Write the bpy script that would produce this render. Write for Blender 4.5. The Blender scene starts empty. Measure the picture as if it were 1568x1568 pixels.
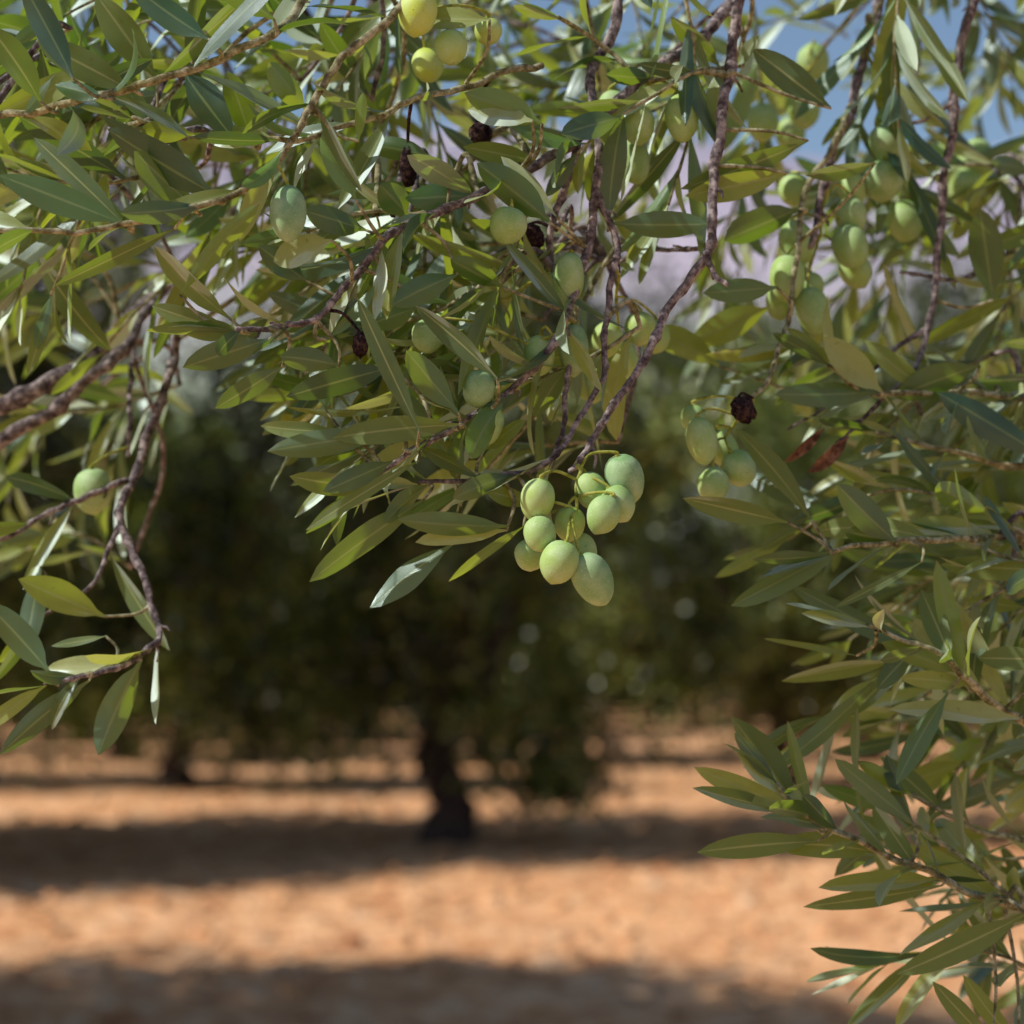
import bpy, math, random
import numpy as np
from mathutils import Vector, Matrix, noise

R = random.Random(7)
scene = bpy.context.scene

# ------------------------------------------------------------------ camera
CAM = Vector((0, 0, 1.5))
TILT = math.radians(3.96)
FW = Vector((0, math.cos(TILT), math.sin(TILT)))
UP = Vector((0, -math.sin(TILT), math.cos(TILT)))
RT = Vector((1, 0, 0))
K = 0.48 / 1568.0

def W(x, y, d):
    """survey coordinates of the photograph -> metres in the orchard"""
    d = 0.9 + (d - 0.9) * (0.8 if d < 1.2 else 0.95)
    return CAM + (FW + RT * ((x - 784) * K) + UP * ((784 - y) * K)) * d

cam_d = bpy.data.cameras.new("camera")
cam = bpy.data.objects.new("camera", cam_d)
scene.collection.objects.link(cam)
cam.location = CAM
cam.rotation_euler = (math.radians(90) + TILT, 0, 0)
cam_d.sensor_width = 24
cam_d.lens = 50
cam_d.clip_start = 0.05
cam_d.clip_end = 6000
cam_d.dof.use_dof = True
cam_d.dof.focus_distance = 0.90
cam_d.dof.aperture_fstop = 5.6
scene.camera = cam

# ------------------------------------------------------------------ light
S = Vector((-0.69, -0.22, 0.68)).normalized()
sun_d = bpy.data.lights.new("sun", 'SUN')
sun_d.energy = 5.0
sun_d.angle = math.radians(0.5)
sun_d.color = (1.0, 0.96, 0.88)
sun = bpy.data.objects.new("sun", sun_d)
sun.rotation_euler = S.to_track_quat('Z', 'Y').to_euler()
sun.location = (-5, 0, 8)
scene.collection.objects.link(sun)
world = bpy.data.worlds.new("World")
scene.world = world
world.use_nodes = True
wn = world.node_tree
sky = wn.nodes.new('ShaderNodeTexSky')
sky.sky_type = 'NISHITA'
sky.sun_disc = False
sky.sun_elevation = math.asin(S.z)
sky.sun_rotation = math.atan2(S.x, S.y)
sky.air_density = 1.0
sky.dust_density = 0.3
sky.ozone_density = 1.2
bg = wn.nodes['Background']
bg.inputs['Strength'].default_value = 0.11
wn.links.new(sky.outputs[0], bg.inputs[0])
scene.view_settings.view_transform = 'Standard'
scene.view_settings.look = 'None'
scene.view_settings.exposure = 0

# ------------------------------------------------------------------ material helpers
def newmat(name):
    m = bpy.data.materials.new(name)
    m.use_nodes = True
    nt = m.node_tree
    for n in list(nt.nodes):
        nt.nodes.remove(n)
    out = nt.nodes.new('ShaderNodeOutputMaterial')
    return m, nt, out

def N(nt, typ, **kw):
    n = nt.nodes.new(typ)
    for k, v in kw.items():
        if k in n.inputs.keys():
            n.inputs[k].default_value = v
        else:
            setattr(n, k, v)
    return n

def mixc(nt, fac, a, b, bt='MIX'):
    n = nt.nodes.new('ShaderNodeMix')
    n.data_type = 'RGBA'
    n.blend_type = bt
    for sock, v in ((n.inputs[0], fac), (n.inputs[6], a), (n.inputs[7], b)):
        if hasattr(v, 'is_linked') or hasattr(v, 'links'):
            nt.links.new(v, sock)
        elif isinstance(v, (int, float)):
            sock.default_value = v
        else:
            sock.default_value = (*v, 1) if len(v) == 3 else v
    return n.outputs[2]

def ramp(nt, src, stops):
    n = nt.nodes.new('ShaderNodeValToRGB')
    cr = n.color_ramp
    while len(cr.elements) < len(stops):
        cr.elements.new(0.5)
    for e, (p, c) in zip(cr.elements, stops):
        e.position = p
        e.color = (*c, 1) if len(c) == 3 else c
    nt.links.new(src, n.inputs[0])
    return n.outputs[0]

def math_(nt, op, a, b=None):
    n = nt.nodes.new('ShaderNodeMath')
    n.operation = op
    for i, v in enumerate((a, b)):
        if v is None:
            continue
        if isinstance(v, (int, float)):
            n.inputs[i].default_value = v
        else:
            nt.links.new(v, n.inputs[i])
    return n.outputs[0]

def mapr(nt, src, a, b, c=0.0, d=1.0):
    n = nt.nodes.new('ShaderNodeMapRange')
    n.inputs[1].default_value = a
    n.inputs[2].default_value = b
    n.inputs[3].default_value = c
    n.inputs[4].default_value = d
    nt.links.new(src, n.inputs[0])
    return n.outputs[0]

def noise_t(nt, scale, detail=3, vec=None, rough=0.5):
    n = nt.nodes.new('ShaderNodeTexNoise')
    n.inputs['Scale'].default_value = scale
    n.inputs['Detail'].default_value = detail
    n.inputs['Roughness'].default_value = rough
    if vec is not None:
        nt.links.new(vec, n.inputs['Vector'])
    return n.outputs['Fac']

def mixs(nt, fac, a, b):
    mx = nt.nodes.new('ShaderNodeMixShader')
    if isinstance(fac, (int, float)):
        mx.inputs[0].default_value = fac
    else:
        nt.links.new(fac, mx.inputs[0])
    nt.links.new(a, mx.inputs[1])
    nt.links.new(b, mx.inputs[2])
    return mx.outputs[0]

def leaf_material():
    m, nt, out = newmat("olive_leaf")
    at = N(nt, 'ShaderNodeAttribute', attribute_name="lf")
    sep = nt.nodes.new('ShaderNodeSeparateColor')
    nt.links.new(at.outputs['Color'], sep.inputs[0])
    r1, t, s = sep.outputs[0], sep.outputs[1], sep.outputs[2]
    r2 = at.outputs['Alpha']
    geo = nt.nodes.new('ShaderNodeNewGeometry')
    tc = nt.nodes.new('ShaderNodeTexCoord')
    top = ramp(nt, r1, [(0, (0.006, 0.034, 0.028)), (0.4, (0.012, 0.050, 0.026)), (0.6, (0.040, 0.110, 0.020)), (1, (0.17, 0.30, 0.025))])
    und = ramp(nt, r2, [(0, (0.085, 0.135, 0.070)), (0.45, (0.18, 0.24, 0.075)), (0.75, (0.30, 0.36, 0.10)), (1, (0.40, 0.46, 0.27))])
    nz = noise_t(nt, 130, 2, tc.outputs['Object'], 0.65)
    top = mixc(nt, mapr(nt, nz, 0.35, 0.75, 0, 0.4), top, (0.05, 0.10, 0.022))
    und = mixc(nt, mapr(nt, nz, 0.45, 0.75, 0, 0.4), und, (0.20, 0.21, 0.06))
    bl = mapr(nt, nz, 0.26, 0.31, 0.55, 0)
    top = mixc(nt, bl, top, (0.10, 0.07, 0.03))
    und = mixc(nt, bl, und, (0.14, 0.10, 0.04))
    ds = math_(nt, 'ABSOLUTE', math_(nt, 'SUBTRACT', s, 0.5))
    rib = mapr(nt, ds, 0.015, 0.055, 0.75, 0)
    top = mixc(nt, rib, top, (0.18, 0.26, 0.08))
    und = mixc(nt, rib, und, (0.42, 0.46, 0.20))
    tipm = math_(nt, 'MULTIPLY', mapr(nt, t, 0.93, 1.0), mapr(nt, r1, 0.6, 0.62))
    top = mixc(nt, tipm, top, (0.16, 0.08, 0.03))
    col = mixc(nt, geo.outputs['Backfacing'], top, und)
    df = N(nt, 'ShaderNodeBsdfDiffuse')
    nt.links.new(col, df.inputs['Color'])
    wv = N(nt, 'ShaderNodeTexWave', Scale=1.0, Distortion=0.0)
    cmb = nt.nodes.new('ShaderNodeCombineXYZ')
    nt.links.new(math_(nt, 'ADD', math_(nt, 'MULTIPLY', t, 6.0), math_(nt, 'MULTIPLY', ds, 6.0)), cmb.inputs[0])
    nt.links.new(cmb.outputs[0], wv.inputs['Vector'])
    bmp = N(nt, 'ShaderNodeBump', Strength=0.25, Distance=0.0004)
    nt.links.new(wv.outputs['Fac'], bmp.inputs['Height'])
    nt.links.new(bmp.outputs[0], df.inputs['Normal'])
    gl = N(nt, 'ShaderNodeBsdfGlossy')
    gl.inputs['Color'].default_value = (0.82, 0.95, 1.0, 1)
    nt.links.new(mapr(nt, geo.outputs['Backfacing'], 0, 1, 0.37, 0.6), gl.inputs['Roughness'])
    nt.links.new(bmp.outputs[0], gl.inputs['Normal'])
    fr = N(nt, 'ShaderNodeFresnel', IOR=1.45)
    gfac = math_(nt, 'MINIMUM', math_(nt, 'MULTIPLY', math_(nt, 'ADD', fr.outputs[0], 0.035), mapr(nt, geo.outputs['Backfacing'], 0, 1, 1.0, 0.3)), 0.26)
    tr = N(nt, 'ShaderNodeBsdfTranslucent')
    tcl = ramp(nt, r2, [(0, (0.14, 0.26, 0.012)), (0.5, (0.36, 0.50, 0.02)), (1, (0.60, 0.70, 0.03))])
    nt.links.new(mixc(nt, rib, tcl, (0.45, 0.50, 0.12)), tr.inputs['Color'])
    body = mixs(nt, 0.38, df.outputs[0], tr.outputs[0])
    nt.links.new(mixs(nt, gfac, body, gl.outputs[0]), out.inputs[0])
    return m

def far_leaf_material():
    m, nt, out = newmat("orchard_foliage")
    at = N(nt, 'ShaderNodeAttribute', attribute_name="lf")
    sep = nt.nodes.new('ShaderNodeSeparateColor')
    nt.links.new(at.outputs['Color'], sep.inputs[0])
    col = ramp(nt, sep.outputs[0], [(0, (0.018, 0.024, 0.012)), (0.5, (0.046, 0.055, 0.018)), (0.75, (0.15, 0.19, 0.035)), (1, (0.42, 0.47, 0.18))])  # bright end of the ramp imitates sunlit foliage patches
    df = N(nt, 'ShaderNodeBsdfDiffuse')
    nt.links.new(col, df.inputs[0])
    gl = N(nt, 'ShaderNodeBsdfGlossy', Roughness=0.35)
    tr = N(nt, 'ShaderNodeBsdfTranslucent')
    nt.links.new(mixc(nt, sep.outputs[0], (0.06, 0.075, 0.01), (0.38, 0.50, 0.03)), tr.inputs[0])
    nt.links.new(mixs(nt, 0.05, mixs(nt, 0.32, df.outputs[0], tr.outputs[0]), gl.outputs[0]), out.inputs[0])
    return m

def bark_material(name, c1, c2, c3, sc=1.0, bump=0.8, dist=0.001):
    m, nt, out = newmat(name)
    tc = nt.nodes.new('ShaderNodeTexCoord')
    b = noise_t(nt, 200 * sc, 3, tc.outputs['Object'], 0.7)
    col = ramp(nt, b, [(0.30, tuple(x * 0.45 for x in c1)), (0.42, c1), (0.52, c2), (0.62, c3), (0.75, tuple(min(1, x * 1.4) for x in c3))])
    bs = N(nt, 'ShaderNodeBsdfDiffuse', Roughness=0.6)
    nt.links.new(col, bs.inputs['Color'])
    bmp = N(nt, 'ShaderNodeBump', Strength=bump, Distance=dist)
    nt.links.new(b, bmp.inputs['Height'])
    nt.links.new(bmp.outputs[0], bs.inputs['Normal'])
    nt.links.new(bs.outputs[0], out.inputs[0])
    return m

def olive_material():
    m, nt, out = newmat("green_olive")
    at = N(nt, 'ShaderNodeAttribute', attribute_name="lf")
    sep = nt.nodes.new('ShaderNodeSeparateColor')
    nt.links.new(at.outputs['Color'], sep.inputs[0])
    tc = nt.nodes.new('ShaderNodeTexCoord')
    base = ramp(nt, sep.outputs[0], [(0, (0.17, 0.32, 0.14)), (0.45, (0.27, 0.42, 0.11)), (0.8, (0.34, 0.47, 0.09)), (1, (0.46, 0.56, 0.06))])
    n1 = noise_t(nt, 130, 4, tc.outputs['Object'])
    n2 = noise_t(nt, 1300, 1, tc.outputs['Object'])
    vor = N(nt, 'ShaderNodeTexVoronoi', Scale=900.0)
    nt.links.new(tc.outputs['Object'], vor.inputs['Vector'])
    base = mixc(nt, mapr(nt, n1, 0.35, 0.7, 0, 0.6), base, (0.44, 0.56, 0.33))
    base = mixc(nt, mapr(nt, vor.outputs['Distance'], 0.22, 0.12, 0, 0.55), base, (0.60, 0.68, 0.40))
    base = mixc(nt, mapr(nt, n2, 0.70, 0.76, 0, 0.6), base, (0.14, 0.15, 0.05))
    base = mixc(nt, mapr(nt, sep.outputs[1], 0.95, 1.0, 0, 0.6), base, (0.20, 0.18, 0.05))
    bs = N(nt, 'ShaderNodeBsdfPrincipled')
    nt.links.new(base, bs.inputs['Base Color'])
    nt.links.new(mapr(nt, n1, 0.3, 0.7, 0.48, 0.7), bs.inputs['Roughness'])
    bs.inputs['Specular IOR Level'].default_value = 0.4
    bmp = N(nt, 'ShaderNodeBump', Strength=0.3, Distance=0.0004)
    nt.links.new(math_(nt, 'ADD', n1, math_(nt, 'MULTIPLY', n2, 0.3)), bmp.inputs['Height'])
    nt.links.new(bmp.outputs[0], bs.inputs['Normal'])
    nt.links.new(bs.outputs[0], out.inputs[0])
    return m

def ground_material():
    m, nt, out = newmat("orange_soil")
    tc = nt.nodes.new('ShaderNodeTexCoord')
    v = tc.outputs['Object']
    a = noise_t(nt, 0.8, 2, v, 0.6)
    b = noise_t(nt, 4, 4, v, 0.75)
    col = ramp(nt, a, [(0.3, (0.64, 0.32, 0.15)), (0.55, (0.74, 0.40, 0.20)), (0.75, (0.78, 0.47, 0.27))])
    col = mixc(nt, mapr(nt, b, 0.36, 0.50, 0.85, 0), col, (0.36, 0.13, 0.06))
    col = mixc(nt, mapr(nt, b, 0.54, 0.66, 0, 0.75), col, (0.86, 0.62, 0.42))
    bs = N(nt, 'ShaderNodeBsdfDiffuse')
    nt.links.new(col, bs.inputs['Color'])
    bmp = N(nt, 'ShaderNodeBump', Strength=1.0, Distance=0.09)
    nt.links.new(b, bmp.inputs['Height'])
    nt.links.new(bmp.outputs[0], bs.inputs['Normal'])
    nt.links.new(bs.outputs[0], out.inputs[0])
    return m

def hill_material():
    m, nt, out = newmat("hazy_hillside")
    tc = nt.nodes.new('ShaderNodeTexCoord')
    v = tc.outputs['Object']
    a = noise_t(nt, 0.012, 4, v, 0.6)
    b = noise_t(nt, 0.12, 2, v, 0.7)
    sx = nt.nodes.new('ShaderNodeSeparateXYZ')
    nt.links.new(v, sx.inputs[0])
    col = ramp(nt, a, [(0.3, (0.31, 0.28, 0.36)), (0.6, (0.39, 0.34, 0.42)), (0.8, (0.45, 0.38, 0.43))])  # lilac tones carry the aerial haze, painted into the base colour
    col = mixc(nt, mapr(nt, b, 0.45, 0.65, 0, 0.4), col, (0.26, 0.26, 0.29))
    low = mapr(nt, math_(nt, 'ADD', sx.outputs[2], math_(nt, 'MULTIPLY', a, 60.0)), 110, 175, 0.85, 0)
    col = mixc(nt, low, col, (0.31, 0.37, 0.24))
    bs = N(nt, 'ShaderNodeBsdfDiffuse')
    nt.links.new(col, bs.inputs['Color'])
    nt.links.new(bs.outputs[0], out.inputs[0])
    return m

M_LEAF = leaf_material()
M_FAR = far_leaf_material()
M_BARK = bark_material("old_twig_bark", (0.10, 0.08, 0.082), (0.20, 0.165, 0.165), (0.38, 0.325, 0.315), 1.0, 0.6)
M_TWIG = bark_material("young_twig_bark", (0.16, 0.15, 0.08), (0.29, 0.275, 0.16), (0.44, 0.42, 0.29), 1.0, 0.5, 0.0008)
M_STALK = bark_material("olive_stalk", (0.25, 0.28, 0.05), (0.36, 0.38, 0.08), (0.44, 0.44, 0.13), 1.0, 0.2, 0.0003)
M_DRY = bark_material("dried_olive_skin", (0.022, 0.014, 0.018), (0.045, 0.028, 0.030), (0.10, 0.06, 0.045), 2.0, 1.0, 0.0012)
M_TRUNK = bark_material("trunk_bark", (0.045, 0.032, 0.032), (0.10, 0.07, 0.068), (0.19, 0.145, 0.13), 0.1, 1.0, 0.02)
M_OLIVE = olive_material()

# ------------------------------------------------------------------ mesh buffer
class Buf:
    def __init__(s):
        s.v = []; s.f = []; s.m = []; s.c = []; s.n = 0
    def add(s, v, f, mi, c):
        v = np.asarray(v, dtype=np.float32)
        s.v.append(v)
        s.f.append(np.asarray(f, dtype=np.int64) + s.n)
        s.m.append(np.full(len(f), mi, dtype=np.int32))
        s.c.append(np.asarray(c, dtype=np.float32))
        s.n += len(v)
    def build(s, name, mats, parent=None):
        v = np.concatenate(s.v); f = np.concatenate(s.f); mi = np.concatenate(s.m); c = np.concatenate(s.c)
        me = bpy.data.meshes.new(name)
        me.vertices.add(len(v)); me.vertices.foreach_set('co', v.ravel())
        me.loops.add(len(f) * 4); me.loops.foreach_set('vertex_index', f.ravel().astype(np.int32))
        me.polygons.add(len(f))
        me.polygons.foreach_set('loop_start', np.arange(0, len(f) * 4, 4, dtype=np.int32))
        me.polygons.foreach_set('loop_total', np.full(len(f), 4, dtype=np.int32))
        for m in mats:
            me.materials.append(m)
        me.polygons.foreach_set('material_index', mi)
        me.polygons.foreach_set('use_smooth', np.ones(len(f), dtype=bool))
        at = me.attributes.new("lf", 'FLOAT_COLOR', 'POINT')
        at.data.foreach_set('color', c.ravel())
        me.update(calc_edges=True)
        me.validate()
        ob = bpy.data.objects.new(name, me)
        scene.collection.objects.link(ob)
        if parent:
            ob.parent = parent
        return ob

def smooth_path(pts, sub=6):
    pts = [Vector(p) for p in pts]
    if len(pts) < 3:
        out = []
        for i in range(sub + 1):
            out.append(pts[0].lerp(pts[-1], i / sub))
        return out
    P = [pts[0] * 2 - pts[1]] + pts + [pts[-1] * 2 - pts[-2]]
    out = []
    for i in range(1, len(P) - 2):
        p0, p1, p2, p3 = P[i - 1], P[i], P[i + 1], P[i + 2]
        for k in range(sub):
            t = k / sub
            out.append(0.5 * ((2 * p1) + (p2 - p0) * t + (2 * p0 - 5 * p1 + 4 * p2 - p3) * t * t + (3 * p1 - p0 - 3 * p2 + p3) * t ** 3))
    out.append(P[-2])
    return out

def tube(buf, path, r0, r1, mi, sides=8, bump=0.12, knots=0.0, wob=0.0, freq=45):
    n = len(path)
    path = [p.copy() for p in path]
    if wob:
        sd = R.random() * 100
        for i in range(1, n):
            q = path[i] * freq
            q2 = path[i] * freq * 4
            path[i] = path[i] + Vector((noise.noise(q + Vector((sd, 0, 0))), noise.noise(q + Vector((0, sd, 0))), noise.noise(q + Vector((0, 0, sd))))) * wob \
                + Vector((noise.noise(q2 + Vector((sd, 5, 0))), noise.noise(q2 + Vector((5, sd, 0))), noise.noise(q2 + Vector((0, 5, sd))))) * wob * .3
    t0 = (path[1] - path[0]).normalized()
    a = t0.orthogonal().normalized()
    vs = []
    for i in range(n):
        t = (path[min(i + 1, n - 1)] - path[max(i - 1, 0)])
        if t.length < 1e-9:
            t = t0.copy()
        t.normalize()
        a = (a - t * a.dot(t)).normalized()
        b = t.cross(a)
        u = i / (n - 1)
        r = r0 + (r1 - r0) * u
        if knots and i % 4 == 2:
            r *= 1 + knots * R.uniform(0.0, 1.4)
        for k in range(sides):
            an = 2 * math.pi * k / sides
            rr = r * (1 + bump * R.uniform(-1, 1))
            vs.append(path[i] + (a * math.cos(an) + b * math.sin(an)) * rr)
    vs.append(path[-1] + t * r1)
    vs.append(path[0])
    fs = []
    for i in range(n - 1):
        for k in range(sides):
            k2 = (k + 1) % sides
            fs.append((i * sides + k, i * sides + k2, (i + 1) * sides + k2, (i + 1) * sides + k))
    tip = n * sides
    for k in range(0, sides - 1, 2):
        fs.append(((n - 1) * sides + k, (n - 1) * sides + (k + 1) % sides, (n - 1) * sides + (k + 2) % sides, tip))
    buf.add([tuple(v) for v in vs], fs, mi, np.tile([0.5, 0.5, 0.5, 0.5], (len(vs), 1)))

NT, NS = 11, 5
_t = np.linspace(0, 1, NT)
_s = np.array([-1, -0.5, 0, 0.5, 1])
_tt = np.clip((_t - 0.07) / 0.93, 0, 1)
_prof = (_tt ** 0.75) * ((1 - _tt) ** 0.75)
_prof = _prof / _prof.max()
_prof = np.maximum(_prof, np.where(_t < 0.1, 0.09, 0.0))
_lf = []
for i in range(NT - 1):
    for j in range(NS - 1):
        _lf.append((i * NS + j, i * NS + j + 1, (i + 1) * NS + j + 1, (i + 1) * NS + j))
_lf = np.array(_lf)

def leaf(buf, base, D, Nn, L, Wd, curl=0.3, fold=0.25, twist=0.0, r1=None, r2=None, mi=1):
    D = np.array(D, float); D /= np.linalg.norm(D)
    Nn = np.array(Nn, float); Nn -= D * Nn.dot(D)
    if np.linalg.norm(Nn) < 1e-6:
        Nn = np.array(Vector(D).orthogonal())
    Nn /= np.linalg.norm(Nn)
    B = np.cross(D, Nn)
    th = curl * (_t - 0.35)
    dx = np.cos(th); dz = -np.sin(th)
    cx = np.concatenate([[0], np.cumsum((dx[1:] + dx[:-1]) / 2)]) / (NT - 1) * L
    cz = np.concatenate([[0], np.cumsum((dz[1:] + dz[:-1]) / 2)]) / (NT - 1) * L
    c = np.array(base)[None, :] + cx[:, None] * D + cz[:, None] * Nn
    nn = Nn[None, :] * dx[:, None] - D[None, :] * dz[:, None]
    tw = twist * _t
    side = B[None, :] * np.cos(tw)[:, None] + nn * np.sin(tw)[:, None]
    upv = nn * np.cos(tw)[:, None] - B[None, :] * np.sin(tw)[:, None]
    w = _prof * Wd / 2
    ph = R.random() * 6
    wav = 0.12 * np.sin(_t * 9 + ph)
    sidebend = R.uniform(-0.07, 0.07) * L * (_t ** 2)
    c = c + side * sidebend[:, None]
    v = (c[:, None, :] + side[:, None, :] * (w[:, None] * _s[None, :])[:, :, None]
         + upv[:, None, :] * ((w[:, None] * (fold * np.abs(_s)[None, :] + wav[:, None] * _s[None, :] - 0.12 * fold * (np.abs(_s)[None, :] > 0.9)))[:, :, None]))
    r1 = (R.uniform(0, .42) if R.random() < .62 else R.uniform(.5, 1)) if r1 is None else r1  # random dark/bright split puts sun-and-shade contrast into the leaf colour
    r2 = R.random() if r2 is None else r2
    col = np.zeros((NT, NS, 4))
    col[..., 0] = r1; col[..., 3] = r2
    col[..., 1] = _t[:, None]
    col[..., 2] = (_s[None, :] + 1) / 2
    f = _lf[:, ::-1]
    buf.add(v.reshape(-1, 3), f, mi, col.reshape(-1, 4))

def rand_unit():
    v = Vector((R.gauss(0, 1), R.gauss(0, 1), R.gauss(0, 1)))
    return v.normalized()

def leafy(buf, path, start=0.15, step=0.014, L=0.052, Wd=0.0095, miss=0.12, spread=(32, 60), term=True, phase=None):
    """opposite, decussate leaf pairs along a twig path"""
    ln = [0.0]
    for i in range(1, len(path)):
        ln.append(ln[-1] + (path[i] - path[i - 1]).length)
    tot = ln[-1]
    d = tot * start
    ph = R.uniform(0, math.pi) if phase is None else phase
    k = 0
    while d < tot - 0.002:
        i = max(j for j in range(len(ln)) if ln[j] <= d)
        i = min(i, len(path) - 2)
        u = (d - ln[i]) / max(1e-6, ln[i + 1] - ln[i])
        p = path[i].lerp(path[i + 1], u)
        t = (path[i + 1] - path[i]).normalized()
        a = t.orthogonal().normalized()
        a = Matrix.Rotation(ph + k * math.pi / 2 + R.uniform(-0.4, 0.4), 3, t) @ a
        fr = d / tot
        for sg in (1, -1):
            if R.random() < miss:
                continue
            o = a * sg
            sp = math.radians(R.uniform(*spread)) * (1.0 - 0.25 * fr)
            D = t * math.cos(sp) + o * math.sin(sp)
            D = (D + Vector((0, 0, -0.10)) + rand_unit() * 0.22).normalized()
            nn = (t * math.sin(sp) - o * math.cos(sp)) + Vector((-0.3, 0, 0.75)) * R.uniform(-.1, 1.4) + rand_unit() * 0.7
            l = L * R.uniform(0.62, 1.25) * (1.0 - 0.35 * max(0, fr - 0.75) / 0.25)
            leaf(buf, p, D, nn, l, Wd * R.uniform(0.72, 1.3) * (l / L) ** 0.3, curl=R.uniform(-0.35, 0.9), fold=R.uniform(0.12, 0.55), twist=R.uniform(-0.9, 0.9))
        d += step * R.uniform(0.75, 1.3)
        k += 1
    if term:
        t = (path[-1] - path[-2]).normalized()
        for q in range(2):
            D = (t + rand_unit() * 0.3).normalized()
            leaf(buf, path[-1], D, rand_unit() + Vector((0, 0, 0.8)), L * R.uniform(0.5, 0.85), Wd * 0.75, curl=R.uniform(-0.2, 0.4))

MATS = [M_BARK, M_LEAF, M_TWIG, M_STALK]
BR = {}
samples = []

def buf_for(key):
    if key not in BR:
        BR[key] = Buf()
    return BR[key]

def branch(key, pts, r0, r1, old=True, leaves=None, sides=8, wob=0.0026, keep=True):
    b = buf_for(key)
    P = [W(*p) for p in pts]
    path = smooth_path(P, 10)
    tube(b, path, r0, r1, 0 if old else 2, sides=sides, bump=0.11 if old else 0.06, knots=0.28 if old else 0.2, wob=wob)
    if keep:
        for q in path[::3]:
            samples.append((q, key))
    if leaves:
        leafy(b, path, **leaves)
    if old:
        for i in range(4, len(path) - 2, 5):
            if R.random() < .5:
                t = (path[i + 1] - path[i]).normalized()
                o = (rand_unit() + t * .6).normalized()
                l = R.uniform(.003, .011)
                tube(b, [path[i], path[i] + o * l * .6, path[i] + (o + t * .4).normalized() * l], r1 * .8, r1 * .45, 0, sides=6, bump=.2)
    return path

branch('A', [(-260, 190, .98), (0, 182, .90), (110, 158, .88), (240, 125, .87), (345, 84, .88), (420, 52, .9), (480, -10, .92), (560, -120, 1.0)], .0015, .0019, False, dict(start=.1, step=.018, L=.050, miss=.2))
branch('A', [(700, -120, .98), (622, 0, .92), (525, 88, .90), (482, 165, .89), (430, 232, .88), (372, 292, .87), (262, 328, .86), (185, 348, .85), (60, 352, .84), (-60, 345, .83)], .0019, .0010, False, dict(start=.45, step=.022, L=.052, miss=.35))
branch('A', [(830, 100, .98), (700, 132, .95), (560, 186, .92), (440, 214, .90), (300, 206, .90), (205, 182, .90)], .0016, .0009, False, dict(start=.3, step=.02, L=.046, miss=.3))
branch('B', [(1180, -130, 1.1), (1130, -10, 1.06), (1062, 72, 1.03), (988, 118, 1.0), (885, 212, .98), (800, 262, .96), (705, 312, .94), (602, 356, .92), (545, 425, .91), (485, 490, .90), (425, 500, .89), (360, 508, .88)], .0030, .0010, True, dict(start=.5, step=.018, L=.048, miss=.25))
branch('C', [(1150, -130, 1.05), (1130, 0, 1.02), (1112, 130, 1.0), (1094, 300, .97), (1084, 388, .96), (1022, 480, .95), (972, 570, .93), (922, 650, .92), (872, 722, .91)], .0028, .0013, True)
branch('C', [(1084, 388, .96), (1092, 420, .955), (1112, 438, .95)], .0017, .001, True, keep=False)
branch('D', [(940, -130, 1.05), (948, 20, 1.02), (905, 120, 1.0), (912, 200, .98), (915, 290, .97), (890, 400, .96), (862, 510, .94), (785, 600, .93), (700, 652, .92), (620, 690, .91), (570, 745, .91)], .0026, .0010, True, dict(start=.62, step=.017, L=.048, miss=.25))
branch('D', [(885, 212, .98), (862, 300, .97), (845, 400, .97), (868, 470, .96)], .0019, .0012, True)
branch('D', [(912, 290, .97), (942, 370, .97), (930, 440, .96), (925, 560, .95), (880, 660, .93), (830, 715, .92), (770, 730, .92), (640, 742, .92)], .0017, .0009, True, dict(start=.68, step=.017, L=.046, miss=.25))
branch('D', [(872, 560, .95), (860, 650, .94), (845, 720, .93)], .0012, .001, True)
branch('D', [(705, 312, .94), (640, 330, .95), (560, 330, .95), (470, 352, .94)], .0012, .0008, False, dict(start=.1, step=.018, L=.045, miss=.25))
branch('E', [(1530, -120, 1.15), (1482, 30, 1.13), (1455, 200, 1.12), (1440, 350, 1.11), (1428, 470, 1.1), (1400, 585, 1.08), (1412, 640, 1.08)], .0028, .0009, True)
branch('E', [(1420, 500, 1.1), (1330, 570, 1.08), (1205, 660, 1.05)], .0013, .0006, True)
branch('E', [(1405, 570, 1.08), (1310, 650, 1.06), (1240, 720, 1.05)], .0012, .0006, True)
branch('E', [(1568, 390, 1.2), (1480, 425, 1.15), (1380, 420, 1.12)], .0014, .0008, True)
branch('E', [(1460, 160, 1.12), (1390, 190, 1.13), (1330, 215, 1.14)], .0014, .0008, True)
branch('F', [(1365, -130, 1.2), (1345, 10, 1.17), (1305, 150, 1.13), (1262, 280, 1.1), (1240, 380, 1.08)], .0030, .0016, True)
branch('F', [(1310, 150, 1.13), (1270, 230, 1.1), (1225, 320, 1.08), (1215, 460, 1.05), (1185, 560, 1.02), (1145, 622, 1.0)], .0016, .001, False)
branch('F', [(1120, 110, 1.0), (1040, 110, 1.0), (985, 120, 1.0), (930, 70, 1.0), (860, 30, .98)], .0016, .001, False, dict(start=.2, step=.02, L=.045, miss=.3))
branch('F', [(1094, 330, .97), (1080, 380, 1.0), (1000, 380, 1.05), (930, 400, 1.08)], .0013, .0009, True)
branch('G', [(520, 120, 1.35), (420, 240, 1.30), (350, 335, 1.25), (300, 400, 1.22), (240, 452, 1.2), (130, 555, 1.18), (0, 622, 1.16), (-200, 700, 1.15)], .0034, .0048, True)
branch('G', [(240, 452, 1.2), (180, 540, 1.18), (60, 640, 1.16), (-150, 760, 1.15)], .0030, .0036, True)
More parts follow.
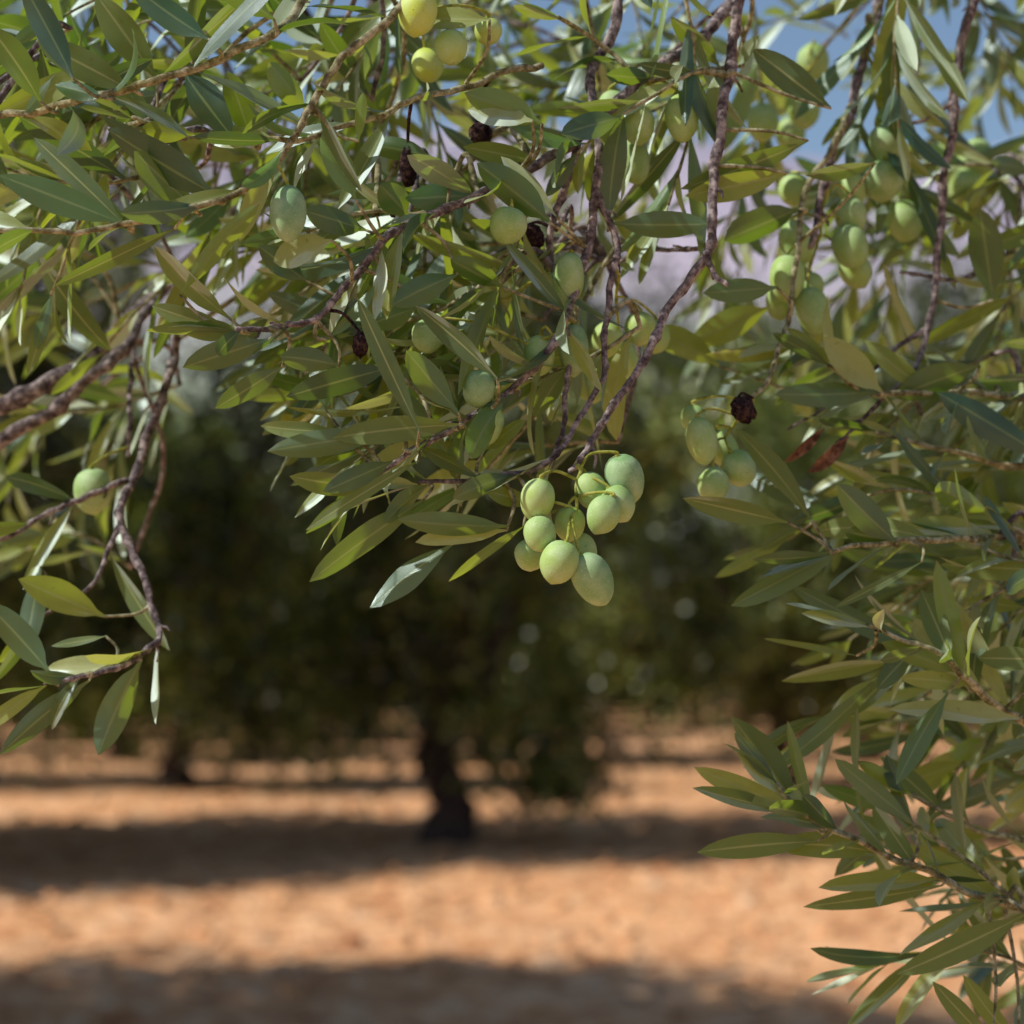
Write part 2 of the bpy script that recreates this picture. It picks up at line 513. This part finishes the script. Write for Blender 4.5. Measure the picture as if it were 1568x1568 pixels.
branch('G', [(275, 470, 1.2), (265, 560, 1.16), (215, 700, 1.12), (185, 790, 1.08), (215, 880, 1.05), (245, 965, 1.02), (215, 1005, 1.0), (140, 1030, .98), (70, 1050, .97)], .0026, .001, True, dict(start=.82, step=.022, L=.05, miss=.3))
branch('G', [(205, 520, 1.2), (200, 620, 1.16), (195, 700, 1.14)], .0016, .001, True)
branch('G', [(195, 735, 1.1), (110, 770, 1.08), (30, 810, 1.07), (-80, 860, 1.05)], .0016, .001, True, dict(start=.3, step=.03, L=.045, miss=.4))
branch('G', [(185, 790, 1.08), (150, 880, 1.06), (60, 950, 1.04)], .0014, .0008, True, dict(start=.3, step=.025, L=.048, miss=.4))
branch('H', [(1850, 800, 1.15), (1568, 818, 1.05), (1440, 828, 1.0), (1330, 830, .98), (1270, 850, .97)], .0020, .0009, False, dict(start=.35, step=.02, L=.05, miss=.3))
branch('H', [(1850, 1230, 1.15), (1568, 1105, 1.02), (1480, 1042, .98), (1440, 1000, .97), (1330, 960, .96)], .0022, .0009, False, dict(start=.4, step=.017, L=.05, miss=.2))
branch('I', [(1850, 1480, 1.12), (1568, 1392, 1.02), (1480, 1362, .99), (1350, 1305, .97), (1225, 1238, .96), (1190, 1200, .95)], .0022, .0010, False, dict(start=.35, step=.015, L=.052, miss=.15))
branch('I', [(1850, 1350, 1.16), (1640, 1300, 1.08), (1500, 1270, 1.05), (1400, 1220, 1.03)], .0020, .001, False, dict(start=.25, step=.016, L=.05, miss=.2))
branch('H', [(1850, 560, 1.2), (1600, 610, 1.12), (1480, 600, 1.08), (1330, 600, 1.05), (1270, 560, 1.04)], .0020, .001, False, dict(start=.3, step=.02, L=.05, miss=.25))
branch('H', [(1850, 700, 1.2), (1600, 720, 1.12), (1450, 690, 1.08), (1340, 660, 1.06)], .0020, .001, False, dict(start=.2, step=.018, L=.05, miss=.2))

# ------------------------------------------------------------------ hand placed leaves
LV = [
 (592,664,412,686,40,'u',.90,.5,.6),(520,660,398,661,26,'t',.905,.1,.4),(702,650,512,660,40,'t',.90,.05,.4),
 (778,806,612,806,36,'u',.90,.6,.8),(776,812,640,834,30,'t',.915,.9,.9),(802,806,687,889,20,'u',.89,.6,.9),
 (648,766,472,881,42,'u',.91,.6,.4),(692,834,563,921,44,'u',.92,.5,.2),(640,706,470,808,22,'t',.90,.15,.3),
 (580,746,445,736,36,'t',.91,.12,.4),(642,660,545,460,30,'t',.88,.05,.1),(762,580,645,462,34,'t',.885,.02,.1),
 (702,632,625,534,42,'u',.90,.6,.5),(412,520,280,562,42,'u',.88,.5,.4),(362,508,234,478,34,'t',.88,.2,.3),
 (350,486,232,384,42,'t',.885,.45,.5),(432,562,332,626,36,'u',.89,.5,.3),(602,562,440,604,42,'u',.93,.3,.1),
 (500,520,575,440,24,'u',.9,.6,.8),(268,350,88,438,26,'t',.86,.15,.3),(187,342,0,268,48,'u',.86,.6,.3),
 (192,345,50,212,34,'t',.865,.08,.1),(332,300,165,205,62,'u',.88,.4,.1),(300,320,205,235,50,'u',.89,.6,.4),
 (545,306,500,200,42,'u',.90,.9,.9),(468,166,414,95,46,'u',.90,.8,.9),(549,216,552,142,20,'u',.89,.8,.9),
 (508,368,420,396,46,'t',.885,.35,.9),(276,452,388,305,30,'u',.87,.8,.9),(842,340,735,248,50,'u',.93,.6,.4),
 (852,332,768,240,26,'t',.925,1.0,1.0),(626,332,585,282,44,'u',.93,.6,.5),(872,484,770,372,24,'t',.93,.05,.2),
 (940,342,1082,352,40,'u',.96,.5,.4),(1272,166,1155,76,44,'t',1.0,.02,.1),(1237,215,1050,300,36,'t',.98,.1,.3),
 (1205,266,1052,302,40,'t',.985,.35,.7),(1340,250,1236,272,28,'t',1.0,.05,.2),(932,340,944,176,42,'u',.97,.4,.3),
 (1242,796,1136,650,38,'u',.97,.5,.3),(1207,800,1050,762,34,'t',.97,.05,.3),(1292,838,1115,921,38,'u',.97,.6,.4),
 (1372,830,1280,750,46,'u',.98,.5,.3),(1412,860,1275,936,14,'t',.97,.1,.2),(1312,1004,1172,978,12,'u',.98,.7,.7),
 (1440,1012,1208,900,36,'u',.98,.5,.3),(1476,1040,1432,862,32,'u',.98,.9,.8),(1470,1030,1350,985,30,'u',.98,.7,.9),
 (1452,1060,1364,1192,32,'u',.97,.6,.4),(1562,1100,1366,1086,40,'t',.98,.3,.9),(1222,1238,1124,1098,50,'u',.96,.5,.3),
 (1220,1240,1064,1180,32,'t',.96,.3,.8),(1215,1244,1060,1206,26,'t',.965,.3,.3),(1252,1288,1070,1296,36,'t',.96,.25,.3),
 (1442,1356,1235,1396,28,'t',.98,.2,.3),(1570,1400,1380,1496,40,'t',.97,.1,.3),(1244,1262,1204,1106,18,'u',.96,.7,.6),
 (1400,1262,1282,1156,34,'u',.98,.5,.6),(1520,1600,1430,1508,28,'t',.98,.1,.3),(1560,1600,1470,1500,30,'t',.985,.3,.5),
 (137,1042,0,1148,34,'u',.97,.4,.2),(216,1012,146,1152,46,'u',.98,.5,.5),(76,1030,-20,930,46,'u',.97,.5,.3),
 (162,974,80,990,14,'t',.99,.05,.2),(160,944,30,886,46,'t',1.03,.3,.7),(62,868,30,1000,36,'u',1.03,.5,.4),
 (62,156,-10,40,46,'t',.86,.1,.2),(112,120,40,-30,40,'u',.86,.4,.2),(205,140,60,62,46,'t',.87,.1,.3),
 (160,150,85,130,28,'u',.86,.6,.2),(320,60,200,-20,44,'u',.87,.5,.2),(280,108,350,210,56,'u',.9,.4,.1),
 (385,215,352,110,40,'u',.91,.5,.5),(350,200,292,120,46,'t',.92,.3,.7),(240,120,150,-10,50,'t',.9,.2,.4),
 (420,30,330,-40,40,'u',.88,.5,.3),(750,30,640,30,34,'t',.92,.25,.7),(830,190,715,140,46,'u',.92,.8,.9),
 (815,185,718,170,44,'t',.925,.8,.9),(730,300,620,300,44,'u',.95,.6,.4),(560,352,470,325,42,'u',.92,.4,.4),
 (660,240,560,215,34,'u',.94,.6,.6),(470,430,395,380,36,'u',.9,.4,.4),(610,440,560,360,34,'u',.93,.6,.5),
 (770,440,690,400,38,'u',.93,.6,.6),(700,420,600,460,40,'u',.92,.6,.4),(520,560,430,540,36,'u',.9,.5,.4),
 (640,470,560,500,36,'u',.92,.6,.5),(500,630,480,540,30,'u',.93,.5,.6),(690,700,600,600,34,'u',.93,.5,.5),
 (740,690,800,640,26,'u',.93,.5,.7),(820,770,745,752,28,'u',.92,.6,.6),(870,560,815,635,36,'u',.94,.6,.6),
 (1100,560,1000,500,44,'u',1.12,.8,.9),(1180,470,1060,520,44,'u',1.14,.9,1),(1190,440,1080,450,36,'u',1.02,.6,.5),
 (1345,600,1190,612,38,'u',1.04,.5,.5),(1350,600,1260,520,44,'t',1.04,.5,.9),
 (1225,320,1110,370,50,'u',1.06,.5,.3),(1500,560,1370,600,48,'u',1.06,.6,.3),
 (1520,460,1500,320,48,'u',1.1,.5,.3),(1600,700,1440,600,46,'u',1.06,.4,.2),(1600,1010,1500,1010,36,'t',.98,.05,.3),
]
def place_leaf(buf, bx, by, tx, ty, w, side, d, r1, r2):
    a = W(bx, by, d + R.uniform(-.004, .01))
    b = W(tx, ty, d + R.uniform(-.018, .018))
    D = (b - a)
    L = D.length
    D.normalize()
    view = (CAM - (a + b) / 2).normalized()
    nn = view if side == 't' else -view
    nn = Matrix.Rotation(R.uniform(-.6, .6), 3, D) @ nn
    leaf(buf, a, D, nn, L * 1.02, w * K * d * 1.05, curl=R.uniform(-.2, .45), fold=R.uniform(.12, .4), twist=R.uniform(-.5, .5), r1=r1, r2=r2)
    best = min(samples, key=lambda s: (s[0] - a).length_squared)
    if 0.004 < (best[0] - a).length < 0.09:
        mid = (best[0] + a) / 2 - D * 0.004
        tube(buf, smooth_path([best[0], mid, a], 4), .0010, .0006, 2, sides=6)
for l in LV:
    x = l[0]
    key = 'A' if (l[1] < 360 and x < 560) else ('G' if x < 240 and l[1] > 800 else ('H' if x > 1230 and l[1] < 1150 else ('I' if x > 1230 or l[1] > 1100 else 'D')))
    place_leaf(buf_for(key), *l)

# ------------------------------------------------------------------ side shoots filling the canopy
def shoots(key, x0, x1, y0, y1, d0, d1, n, ang, spread, lpx=(260, 420), step=.0155, L=.05, miss=.15, maxlink=.22):
    b = buf_for(key)
    for i in range(n):
        x, y, d = R.uniform(x0, x1), R.uniform(y0, y1), R.uniform(d0, d1)
        a = math.radians(ang + R.uniform(-spread, spread))
        l = R.uniform(*lpx) * K * 0.95
        p = W(x, y, d)
        dr = (RT * math.cos(a) + UP * math.sin(a) + FW * R.uniform(-.5, .5)).normalized()
        st = p - dr * l * .5
        best = min(samples, key=lambda s: (s[0] - st).length_squared)
        pts = []
        dd = (best[0] - st).length
        side = dr.orthogonal()
        side.rotate(Matrix.Rotation(R.uniform(0, 6.3), 3, dr))
        if dd < maxlink:
            link = smooth_path([best[0], (best[0] + st) / 2 - dr * dd * .15 + Vector((0, 0, .01)), st], 6)
            tube(b, link, .0015, .0011, 0 if R.random() < .6 else 2, sides=6, wob=.002, knots=.2)
        for k in range(6):
            u = k / 5
            pts.append(st + dr * l * u + side * (l * .16 * math.sin(u * 2.6)) + Vector((0, 0, -1)) * (l * .22 * u * u))
        path = smooth_path(pts, 4)
        tube(b, path, .0011, .0006, 2, sides=6, knots=.2, wob=.0012)
        leafy(b, path, start=.05, step=step, L=L * R.uniform(.8, 1.15), miss=miss)

shoots('A', -30, 620, -40, 190, .95, 1.35, 24, 200, 70)
shoots('B', 560, 1050, -40, 190, .98, 1.45, 20, 230, 90)
shoots('F', 1020, 1650, -60, 200, 1.1, 1.7, 17, 250, 80)
shoots('E', 1340, 1700, 180, 620, 1.1, 1.5, 17, 200, 70)
shoots('H', 1350, 1700, 600, 1060, 1.02, 1.3, 21, 185, 40)
shoots('I', 1450, 1700, 1080, 1520, 1.0, 1.3, 11, 170, 40)
shoots('D', 330, 880, 240, 480, .95, 1.25, 19, 215, 60)
shoots('D', 540, 880, 450, 680, .95, 1.1, 9, 210, 50, lpx=(180, 300))
shoots('G', -60, 200, 330, 860, 1.1, 1.5, 11, 200, 60, lpx=(160, 300))
shoots('A', -40, 250, 200, 420, .95, 1.4, 8, 200, 50)
shoots('F', 1080, 1330, 240, 480, 1.15, 1.5, 4, 230, 60)

key_tree = Buf()
def limb(pts, r0, r1, sides=12):
    path = smooth_path([Vector(p) for p in pts], 8)
    tube(key_tree, path, r0, r1, 0, sides=sides, bump=.10, knots=.12, wob=.012, freq=12)
    return path
limb([(1.75, 1.9, -.1), (1.70, 1.9, .5), (1.62, 1.85, 1.1), (1.45, 1.75, 1.6)], .17, .10)
limb([(1.45, 1.75, 1.55), (1.1, 1.55, 1.95), (.5, 1.25, 2.02), (0, 1.1, 1.98), (-.45, 1.25, 1.92), (-.9, 1.4, 1.75)], .06, .012)
limb([(1.5, 1.78, 1.5), (1.9, 2.0, 2.0), (2.1, 2.2, 2.6)], .08, .03)
limb([(1.62, 1.85, 1.0), (1.2, 1.6, 1.2), (.85, 1.35, 1.3), (.55, 1.18, 1.35)], .035, .006)
limb([(1.66, 1.87, .8), (1.2, 1.5, 1.0), (.75, 1.3, 1.08), (.45, 1.15, 1.10)], .03, .005)
def joinl(x, y, d, q, r=.004):
    path = smooth_path([W(x, y, d), (W(x, y, d) + Vector(q)) / 2 + Vector((0, 0, .02)), Vector(q)], 5)
    tube(key_tree, path, r * .75, r * 1.6, 0, sides=8, bump=.12, wob=.004)
joinl(560, -120, 1.0, (-.1, 1.1, 1.97)); joinl(700, -120, .98, (0, 1.1, 1.98)); joinl(1180, -130, 1.1, (.3, 1.18, 2.0))
joinl(1150, -130, 1.05, (.28, 1.17, 2.0)); joinl(940, -130, 1.05, (.1, 1.12, 1.99)); joinl(1530, -120, 1.15, (.5, 1.25, 2.02))
joinl(1365, -130, 1.2, (.42, 1.22, 2.01)); joinl(520, 120, 1.35, (-.2, 1.16, 1.95), .005)
joinl(1850, 800, 1.15, (.85, 1.35, 1.3)); joinl(1850, 560, 1.2, (.9, 1.4, 1.3)); joinl(1850, 700, 1.2, (.8, 1.34, 1.29))
joinl(1850, 1230, 1.15, (.7, 1.27, 1.08)); joinl(1850, 1480, 1.12, (.6, 1.23, 1.09)); joinl(1850, 1350, 1.16, (.65, 1.25, 1.09))
key_tree.build("olive_tree", [M_TRUNK])

for k, b in BR.items():
    b.build("olive_branch", MATS)

# ------------------------------------------------------------------ olives
def olive(buf, c, axis, L, Wd, r1, mi=0, dry=False, seg=20, rings=13):
    axis = axis.normalized()
    a = axis.orthogonal().normalized(); b = axis.cross(a)
    vs = []; cs = []
    sd = R.random() * 50
    for i in range(rings + 1):
        th = math.pi * i / rings
        z = -math.cos(th) * .5
        rr = max(0.0, math.sin(th)) ** .92 * .5
        if i == rings: z += .035
        if i == rings - 1: z += .006
        rr *= 1 - .10 * z
        for k in range(seg):
            an = 2 * math.pi * k / seg
            q = Vector((math.cos(an) * rr, math.sin(an) * rr, z))
            nz = noise.noise(q * (6 if dry else 2.2) + Vector((sd, 0, 0))) * (.26 if dry else .06)
            q2 = q * (1 + nz)
            vs.append(tuple(c + a * q2.x * Wd + b * q2.y * Wd + axis * q2.z * L))
            cs.append((r1, i / rings, .5, .5))
    fs = []
    for i in range(rings):
        for k in range(seg):
            k2 = (k + 1) % seg
            fs.append((i * seg + k, i * seg + k2, (i + 1) * seg + k2, (i + 1) * seg + k))
    buf.add(vs, fs, mi, cs)

OMATS = [M_OLIVE, M_STALK, M_DRY]
clusters = [
 ((870,722,.91), [(823,765,64,50,-100,.895,.7),(827,817,52,48,-80,.89,.5),(812,850,46,46,-90,.915,.4),(856,861,64,58,-110,.88,.55),
   (872,802,50,46,-90,.905,.8),(891,846,56,44,-80,.91,.3),(906,752,56,46,-70,.91,.6),(924,788,58,50,-115,.89,.4),(946,772,54,50,-60,.90,.4),
   (957,733,74,56,-70,.915,.1),(908,887,84,58,-62,.885,.1)]),
 ((430,240,.88), [(441,327,84,54,-88,.88,.0)]),
 ((800,262,.96), [(778,345,54,54,-100,.93,.4)]),
 ((785,600,.93), [(733,595,56,46,-100,.92,.2),(748,650,62,44,-100,.925,.6)]),
 ((890,400,.96), [(870,428,76,46,-95,.955,.3)]),
 ((862,510,.94), [(878,536,74,44,-88,.955,.1),(825,545,60,46,-95,.95,.5),(655,515,50,46,-90,.94,.3)]),
 ((622,0,.92), [(640,20,66,56,-100,.92,1.0),(690,72,52,48,-80,.93,.8),(748,48,40,40,-90,.95,.9),(655,100,50,44,-80,1.0,1.0)]),
 ((985,120,1.0), [(977,190,58,48,-85,1.0,.4),(1044,181,72,48,-88,1.0,.6),(970,245,70,46,-80,1.02,.4),(940,165,50,44,-80,1.03,.4)]),
 ((1145,622,1.0), [(1062,640,38,36,-90,1.02,.4),(1075,675,68,44,-80,.99,.5),(1108,688,54,42,-70,1.02,.6),(1132,717,54,48,-60,1.0,.4),(1092,742,50,46,-90,.99,.5)]),
 ((1262,280,1.1), [(1305,290,50,40,-85,1.12,.5),(1303,332,54,44,-85,1.11,.3),(1302,378,64,50,-80,1.1,.4),(1220,373,66,50,-80,1.09,.4),(1205,426,66,50,-95,1.07,.5),
   (1245,476,68,46,-80,1.08,.4),(1195,462,50,42,-90,1.1,.5),(1240,440,44,40,-90,1.1,.4),(1310,415,50,44,-60,1.12,.6),(1215,290,46,42,-90,1.14,.6)]),
 ((1345,120,1.17), [(1366,190,54,50,-90,1.14,.1),(1360,220,58,50,-60,1.12,.1),(1352,277,58,56,-90,1.12,.2),(1385,338,56,50,-80,1.16,.4)]),
 ((1190,60,1.2), [(1168,187,56,46,-90,1.2,.6),(1245,95,54,46,-90,1.25,.5),(1230,165,60,50,-80,1.25,.5),(1150,130,50,44,-90,1.3,.7),(1210,205,50,44,-90,1.3,.6)]),
 ((940,440,.99), [(930,520,50,44,-90,1.02,.7),(955,552,52,44,-80,1.03,.6),(980,503,48,44,-90,1.04,.7),(938,572,52,44,-90,1.04,.5),(1003,515,48,42,-90,1.05,.5),(905,590,50,42,-80,1.04,.5)]),
 ((120,700,1.12), [(142,752,64,54,-90,1.1,.3)]),
 ((1475,200,1.2), [(1480,290,60,54,-90,1.25,.7),(1495,245,60,50,-90,1.25,.5),(1440,250,56,46,-90,1.3,.5)]),
 ((700,480,1.0), [(705,535,60,50,-90,1.0,.2),(680,500,50,46,-90,1.02,.4)]),
 ((580,380,1.0), [(575,440,50,44,-90,1.02,.5)]),
]
for anc, ol in clusters:
    b = Buf()
    A = W(*anc)
    best = min(samples, key=lambda s: (s[0] - A).length_squared)[0]
    A = best.copy()
    cen = sum((W(o[0], o[1], o[5]) for o in ol), Vector()) / len(ol)
    topz = A.lerp(cen, .35)
    if len(ol) > 1:
        rach = smooth_path([A, A.lerp(topz, .5) + Vector((.002, 0, .001)), topz, topz.lerp(cen, .6)], 4)
        tube(b, rach, .0010, .0007, 1, sides=6, bump=.06)
    else:
        rach = [A]
    for (x, y, ln, wd, an, d, tint) in ol:
        c = W(x, y, d)
        ar = math.radians(an)
        ax = (RT * math.cos(ar) + UP * math.sin(ar) + FW * R.uniform(-.35, .35)).normalized()
        L = ln * K * d * 1.06; Wd = wd * K * d * 1.06
        olive(b, c, ax, L, Wd, tint)
        stem = c - ax * L * .47
        q = min(rach, key=lambda s: (s - stem).length + (0 if s.z > stem.z else .03))
        mid = (q + stem) / 2 - ax * .004 + rand_unit() * .002
        tube(b, smooth_path([q, mid, stem - ax * .002, stem], 4), .0006, .0007, 1, sides=6, bump=.05)
        tube(b, [stem - ax * .0012, stem, stem + ax * .0006], .0010, .0015, 1, sides=8, bump=.1)
    b.build("olive_cluster", OMATS)
dry = [(625,255,60,26,-88,.95),(736,205,38,34,-70,.98),(552,528,40,24,-90,.9),(815,362,40,34,-60,.97),(1138,628,42,36,-60,.99)]
for (x, y, ln, wd, an, d) in dry:
    b = Buf()
    c = W(x, y, d); ar = math.radians(an)
    ax = (RT * math.cos(ar) + UP * math.sin(ar) + FW * .2).normalized()
    olive(b, c, ax, ln * K * d, wd * K * d, .5, mi=2, dry=True)
    stem = c - ax * ln * K * d * .45
    best = min(samples, key=lambda s: (s[0] - stem).length_squared)[0]
    tube(b, smooth_path([best, (best + stem) / 2 - ax * .003, stem], 4), .0008, .0007, 2, sides=6)
    b.build("dried_olive", OMATS)

b = Buf()
for (bx, by, tx, ty, w) in [(1262, 655, 1203, 712, 16), (1300, 668, 1240, 728, 22)]:
    a_ = W(bx, by, 1.05); e_ = W(tx, ty, 1.05)
    leaf(b, a_, e_ - a_, Vector((0.3, -1, .2)), (e_ - a_).length, w * K * 1.05, curl=.8, fold=.7, twist=.6, mi=0)
mdl = bark_material("dead_leaf", (0.12, 0.06, 0.04), (0.22, 0.11, 0.07), (0.30, 0.17, 0.11), 1.0, .4, .0005)
b.build("dead_leaf", [mdl])

# ------------------------------------------------------------------ orchard trees
def make_tree(seed, H, Rr, zb, nclump=95, per=270, lean=0.0, extra=()):
    rs = np.random.RandomState(seed)
    global R
    keep = R
    R = random.Random(seed)
    buf = Buf()
    fork = 0.95
    tp = smooth_path([Vector((.03, 0, -.15)), Vector((.05, .02, .25)), Vector((lean * .3 - .05, 0, .6)), Vector((lean, 0, fork))], 6)
    tube(buf, tp, .18, .14, 0, sides=12, bump=.16, knots=.25, wob=.09, freq=4)
    tube(buf, [Vector((0, 0, -.2)), Vector((0, 0, .0)), Vector((.02, 0, .10)), Vector((.04, 0, .26))], .34, .16, 0, sides=14, bump=.25)
    cz = (H + zb) / 2; hz = (H - zb) / 2
    for i in range(6):
        an = i * 1.05 + R.uniform(-.3, .3)
        rr = Rr * R.uniform(.35, .7)
        e = Vector((math.cos(an) * rr, math.sin(an) * rr, cz + hz * R.uniform(.0, .55)))
        s0 = Vector((lean, 0, fork - R.uniform(.05, .35)))
        m1 = s0.lerp(e, .4) + Vector((R.uniform(-.15, .15), R.uniform(-.15, .15), -.1))
        pth = smooth_path([s0, m1, e], 7)
        tube(buf, pth, .10, .035, 0, sides=8, bump=.15, wob=.07, freq=4)
        for j in range(4):
            q = pth[R.randrange(6, len(pth))]
            e2 = q + Vector((R.uniform(-1, 1), R.uniform(-1, 1), R.uniform(-.3, 1))) * .7
            tube(buf, smooth_path([q, (q + e2) / 2 + Vector((0, 0, .1)), e2], 4), .035, .012, 0, sides=6, wob=.03, freq=5)
    dirs = rs.normal(size=(nclump, 3)); dirs /= np.linalg.norm(dirs, axis=1)[:, None]
    rad = rs.uniform(.12, 1, nclump) ** (1 / 2.6)
    cc = np.sign(dirs) * np.abs(dirs) ** .85 * rad[:, None] * np.array([Rr, Rr, hz])
    cc[:, 2] += cz
    wob = 1 + .25 * np.sin(3 * np.arctan2(cc[:, 1], cc[:, 0]) + seed) * (cc[:, 2] < cz + .5)
    cc[:, 0] *= wob; cc[:, 1] *= wob
    if len(extra):
        cc = np.concatenate([cc, np.array(extra, float)])
        nclump = len(cc)
    n = nclump * per
    ci = np.repeat(np.arange(nclump), per)
    sg = rs.uniform(.15, .32, nclump)
    ctone = rs.uniform(-.4, .5, nclump)  # wide clump tones; lighter clumps stand in for sunlit patches
    p = cc[ci] + rs.normal(size=(n, 3)) * sg[ci][:, None] * np.array([1, 1, .95])
    hang = rs.rand(n) < .15
    p[hang, 2] -= rs.uniform(0, .45, hang.sum())
    p[:, 2] = np.maximum(p[:, 2], .2 + rs.rand(n) * .3)
    D = rs.normal(size=(n, 3)) + np.array([0, 0, .1]); D /= np.linalg.norm(D, axis=1)[:, None]
    Q = rs.normal(size=(n, 3)); B = np.cross(D, Q); B /= np.linalg.norm(B, axis=1)[:, None]
    l = rs.uniform(.09, .17, n)[:, None]; w = rs.uniform(.020, .036, n)[:, None]
    v = np.stack([p, p + D * l * .5 + B * w, p + D * l, p + D * l * .5 - B * w], axis=1).reshape(-1, 3)
    f = np.arange(n * 4).reshape(-1, 4)
    tone = np.clip(rs.beta(1.6, 2.4, n) + ctone[ci], 0, 1)
    c = np.zeros((n, 4, 4)); c[..., 0] = tone[:, None]; c[..., 3] = 1
    buf.add(v, f, 1, c.reshape(-1, 4))
    R = keep
    return buf

ex = [(.75, -.4, .75), (.95, -.2, .6), (.55, -.6, .95), (1.15, 0, .9), (-.9, -.5, .95), (-1.6, 0, 1.0), (.8, .4, .45), (.3, -.9, 1.1),
      (-2.2, 0, 1.3), (1.8, -.2, 1.2), (-.5, -1.2, 1.2), (2.1, .2, 1.7), (-1.2, -1, 1.3), (1.0, -.5, .5)]
t_main = make_tree(3, 5.4, 2.15, .85, 120, 200, -.10, ex).build("olive_tree", [M_TRUNK, M_FAR])
t_main.location = (-.55, 17.8, 0)
protoB = make_tree(8, 5.3, 2.4, .55, 140, 270, .1).build("olive_tree", [M_TRUNK, M_FAR])
protoC = make_tree(21, 4.9, 2.4, .5, 140, 270, -.05).build("olive_tree", [M_TRUNK, M_FAR])
protoB.location = (-5.4, 16.2, 0); protoB.scale = (1.25, 1.2, 1.3)
protoC.location = (5.6, 16.8, 0); protoC.scale = (1.1, 1.1, 1.1)
def put(src, x, y, s=1.0, rot=0.0, parent=None, sz=1.0):
    o = bpy.data.objects.new("olive_tree", src.data)
    o.location = (x, y, 0); o.scale = (s, s, s * R.uniform(.92, 1.06) * sz); o.rotation_euler = (0, 0, rot)
    scene.collection.objects.link(o)
    if parent: o.parent = parent
    return o
put(protoC, -5.0, 6.3, 1.05, 1.0, sz=1.3)  # unseen row tree, stretched taller so its shadow reaches across the near ground
put(protoB, -7.3, 6.6, 1.1, 2.0, sz=1.3)  # unseen overlapping tree, added and stretched to thicken the near shadow band
put(protoB, 6.5, 6.6, .95, 4.0)
put(protoC, -8.4, 15.6, 1.25, 2.2, sz=1.25); put(protoB, 11.2, 17.0, 1.1, 1.2)  # first tree is unseen, added and stretched to deepen the row's shadow
row2 = [(-15, .2), (-9.4, .9), (-3.9, 3.0), (3.2, 1.7), (8.8, .5), (14.2, 2.2)]
for i, (x, r) in enumerate(row2):
    put(protoB if i % 2 else protoC, x, 25.5 + R.uniform(-.4, .4), R.uniform(.95, 1.05), r)
far = bpy.data.objects.new("distant_olive_trees", None)
scene.collection.objects.link(far)
y = 32.0
while y < 85:
    x = -y * .27 - 4 + R.uniform(0, 2)
    while x < y * .27 + 4:
        if not (abs(x - y * .063) < 1.3 and y < 50):
            o = put(R.choice([protoB, protoC]), x + R.uniform(-.4, .4), y + R.uniform(-.5, .5), R.uniform(.85, 1.05), R.uniform(0, 6.28), far)
            o.name = "distant_tree"
        x += 5.4
    y += 7.0 if y < 60 else 11

# ------------------------------------------------------------------ ground (one sheet), soil clods, hills
def grid_sheet(xs, ys, hf, mat, name):
    X, Y = np.meshgrid(xs, ys)
    Z = np.array([[hf(x, y) for x in xs] for y in ys])
    v = np.stack([X, Y, Z], -1).reshape(-1, 3)
    nx, ny = len(xs), len(ys)
    idx = np.arange(nx * ny).reshape(ny, nx)
    f = np.stack([idx[:-1, :-1], idx[:-1, 1:], idx[1:, 1:], idx[1:, :-1]], -1).reshape(-1, 4)
    b = Buf(); b.add(v, f, 0, np.full((len(v), 4), .5))
    return b.build(name, [mat])
def axis_vals(fine0, fine1, st, far0, far1, k=22):
    a = np.arange(fine0, fine1, st)
    lo = fine0 - (np.geomspace(1, 1 + (fine0 - far0), k)[1:] - 1)
    hi = fine1 + (np.geomspace(1, 1 + (far1 - fine1), k) - 1)
    return np.concatenate([lo[::-1], a, hi])
def gh(x, y):
    n = noise.noise(Vector((x * .35, y * .35, 0))) * .06 + noise.noise(Vector((x * 2.1, y * 2.1, 3))) * .045 + noise.noise(Vector((x * 6, y * 6, 7))) * .035
    return n * (1 if abs(x) < 40 and y < 60 else .3)
M_G = ground_material()
grid_sheet(axis_vals(-7, 7, .08, -2500, 2500), axis_vals(5, 24, .08, -300, 3500), gh, M_G, "ground")

cl = Buf()
base_v = [(1, 0, 0), (0, 1, 0), (-1, 0, 0), (0, -1, 0), (.6, .6, .6), (-.6, .6, .6), (-.6, -.6, .6), (.6, -.6, .6)]
bf = [(0, 1, 5, 4), (1, 2, 6, 5), (2, 3, 7, 6), (3, 0, 4, 7), (4, 5, 6, 7)]
for i in range(6000):
    x, yy = R.uniform(-6, 6), R.uniform(1.5, 22)
    s = R.choice([.012, .02, .03, .055]) * R.uniform(.6, 1.3)
    z = gh(x, yy)
    a = R.uniform(0, 6.28); ca, sa = math.cos(a), math.sin(a)
    vs = []
    for q in base_v:
        j = [q[0] * R.uniform(.7, 1.3), q[1] * R.uniform(.7, 1.3), q[2] * R.uniform(.6, 1.2)]
        vs.append((x + s * (j[0] * ca - j[1] * sa), yy + s * (j[0] * sa + j[1] * ca), z - .003 + s * j[2]))
    cl.add(vs, bf, 0, np.full((8, 4), .5))
cl.build("soil_clods", [M_G])

def hh(x, y):
    ridge = 246 * math.exp(-((y - 900) / 260) ** 2) * (.92 + .30 * noise.noise(Vector((x * .0022 + 3, 1.3, 0))) - .00016 * abs(x - 30))
    ero = noise.fractal(Vector((x * .008, y * .006, 0)), 1.0, 2.0, 5) * 16 * min(1, ridge / 60)
    return ridge + ero - 4
xs = np.linspace(-1500, 1500, 180); ys = np.linspace(350, 1500, 80)
grid_sheet(xs, ys, hh, hill_material(), "hill")
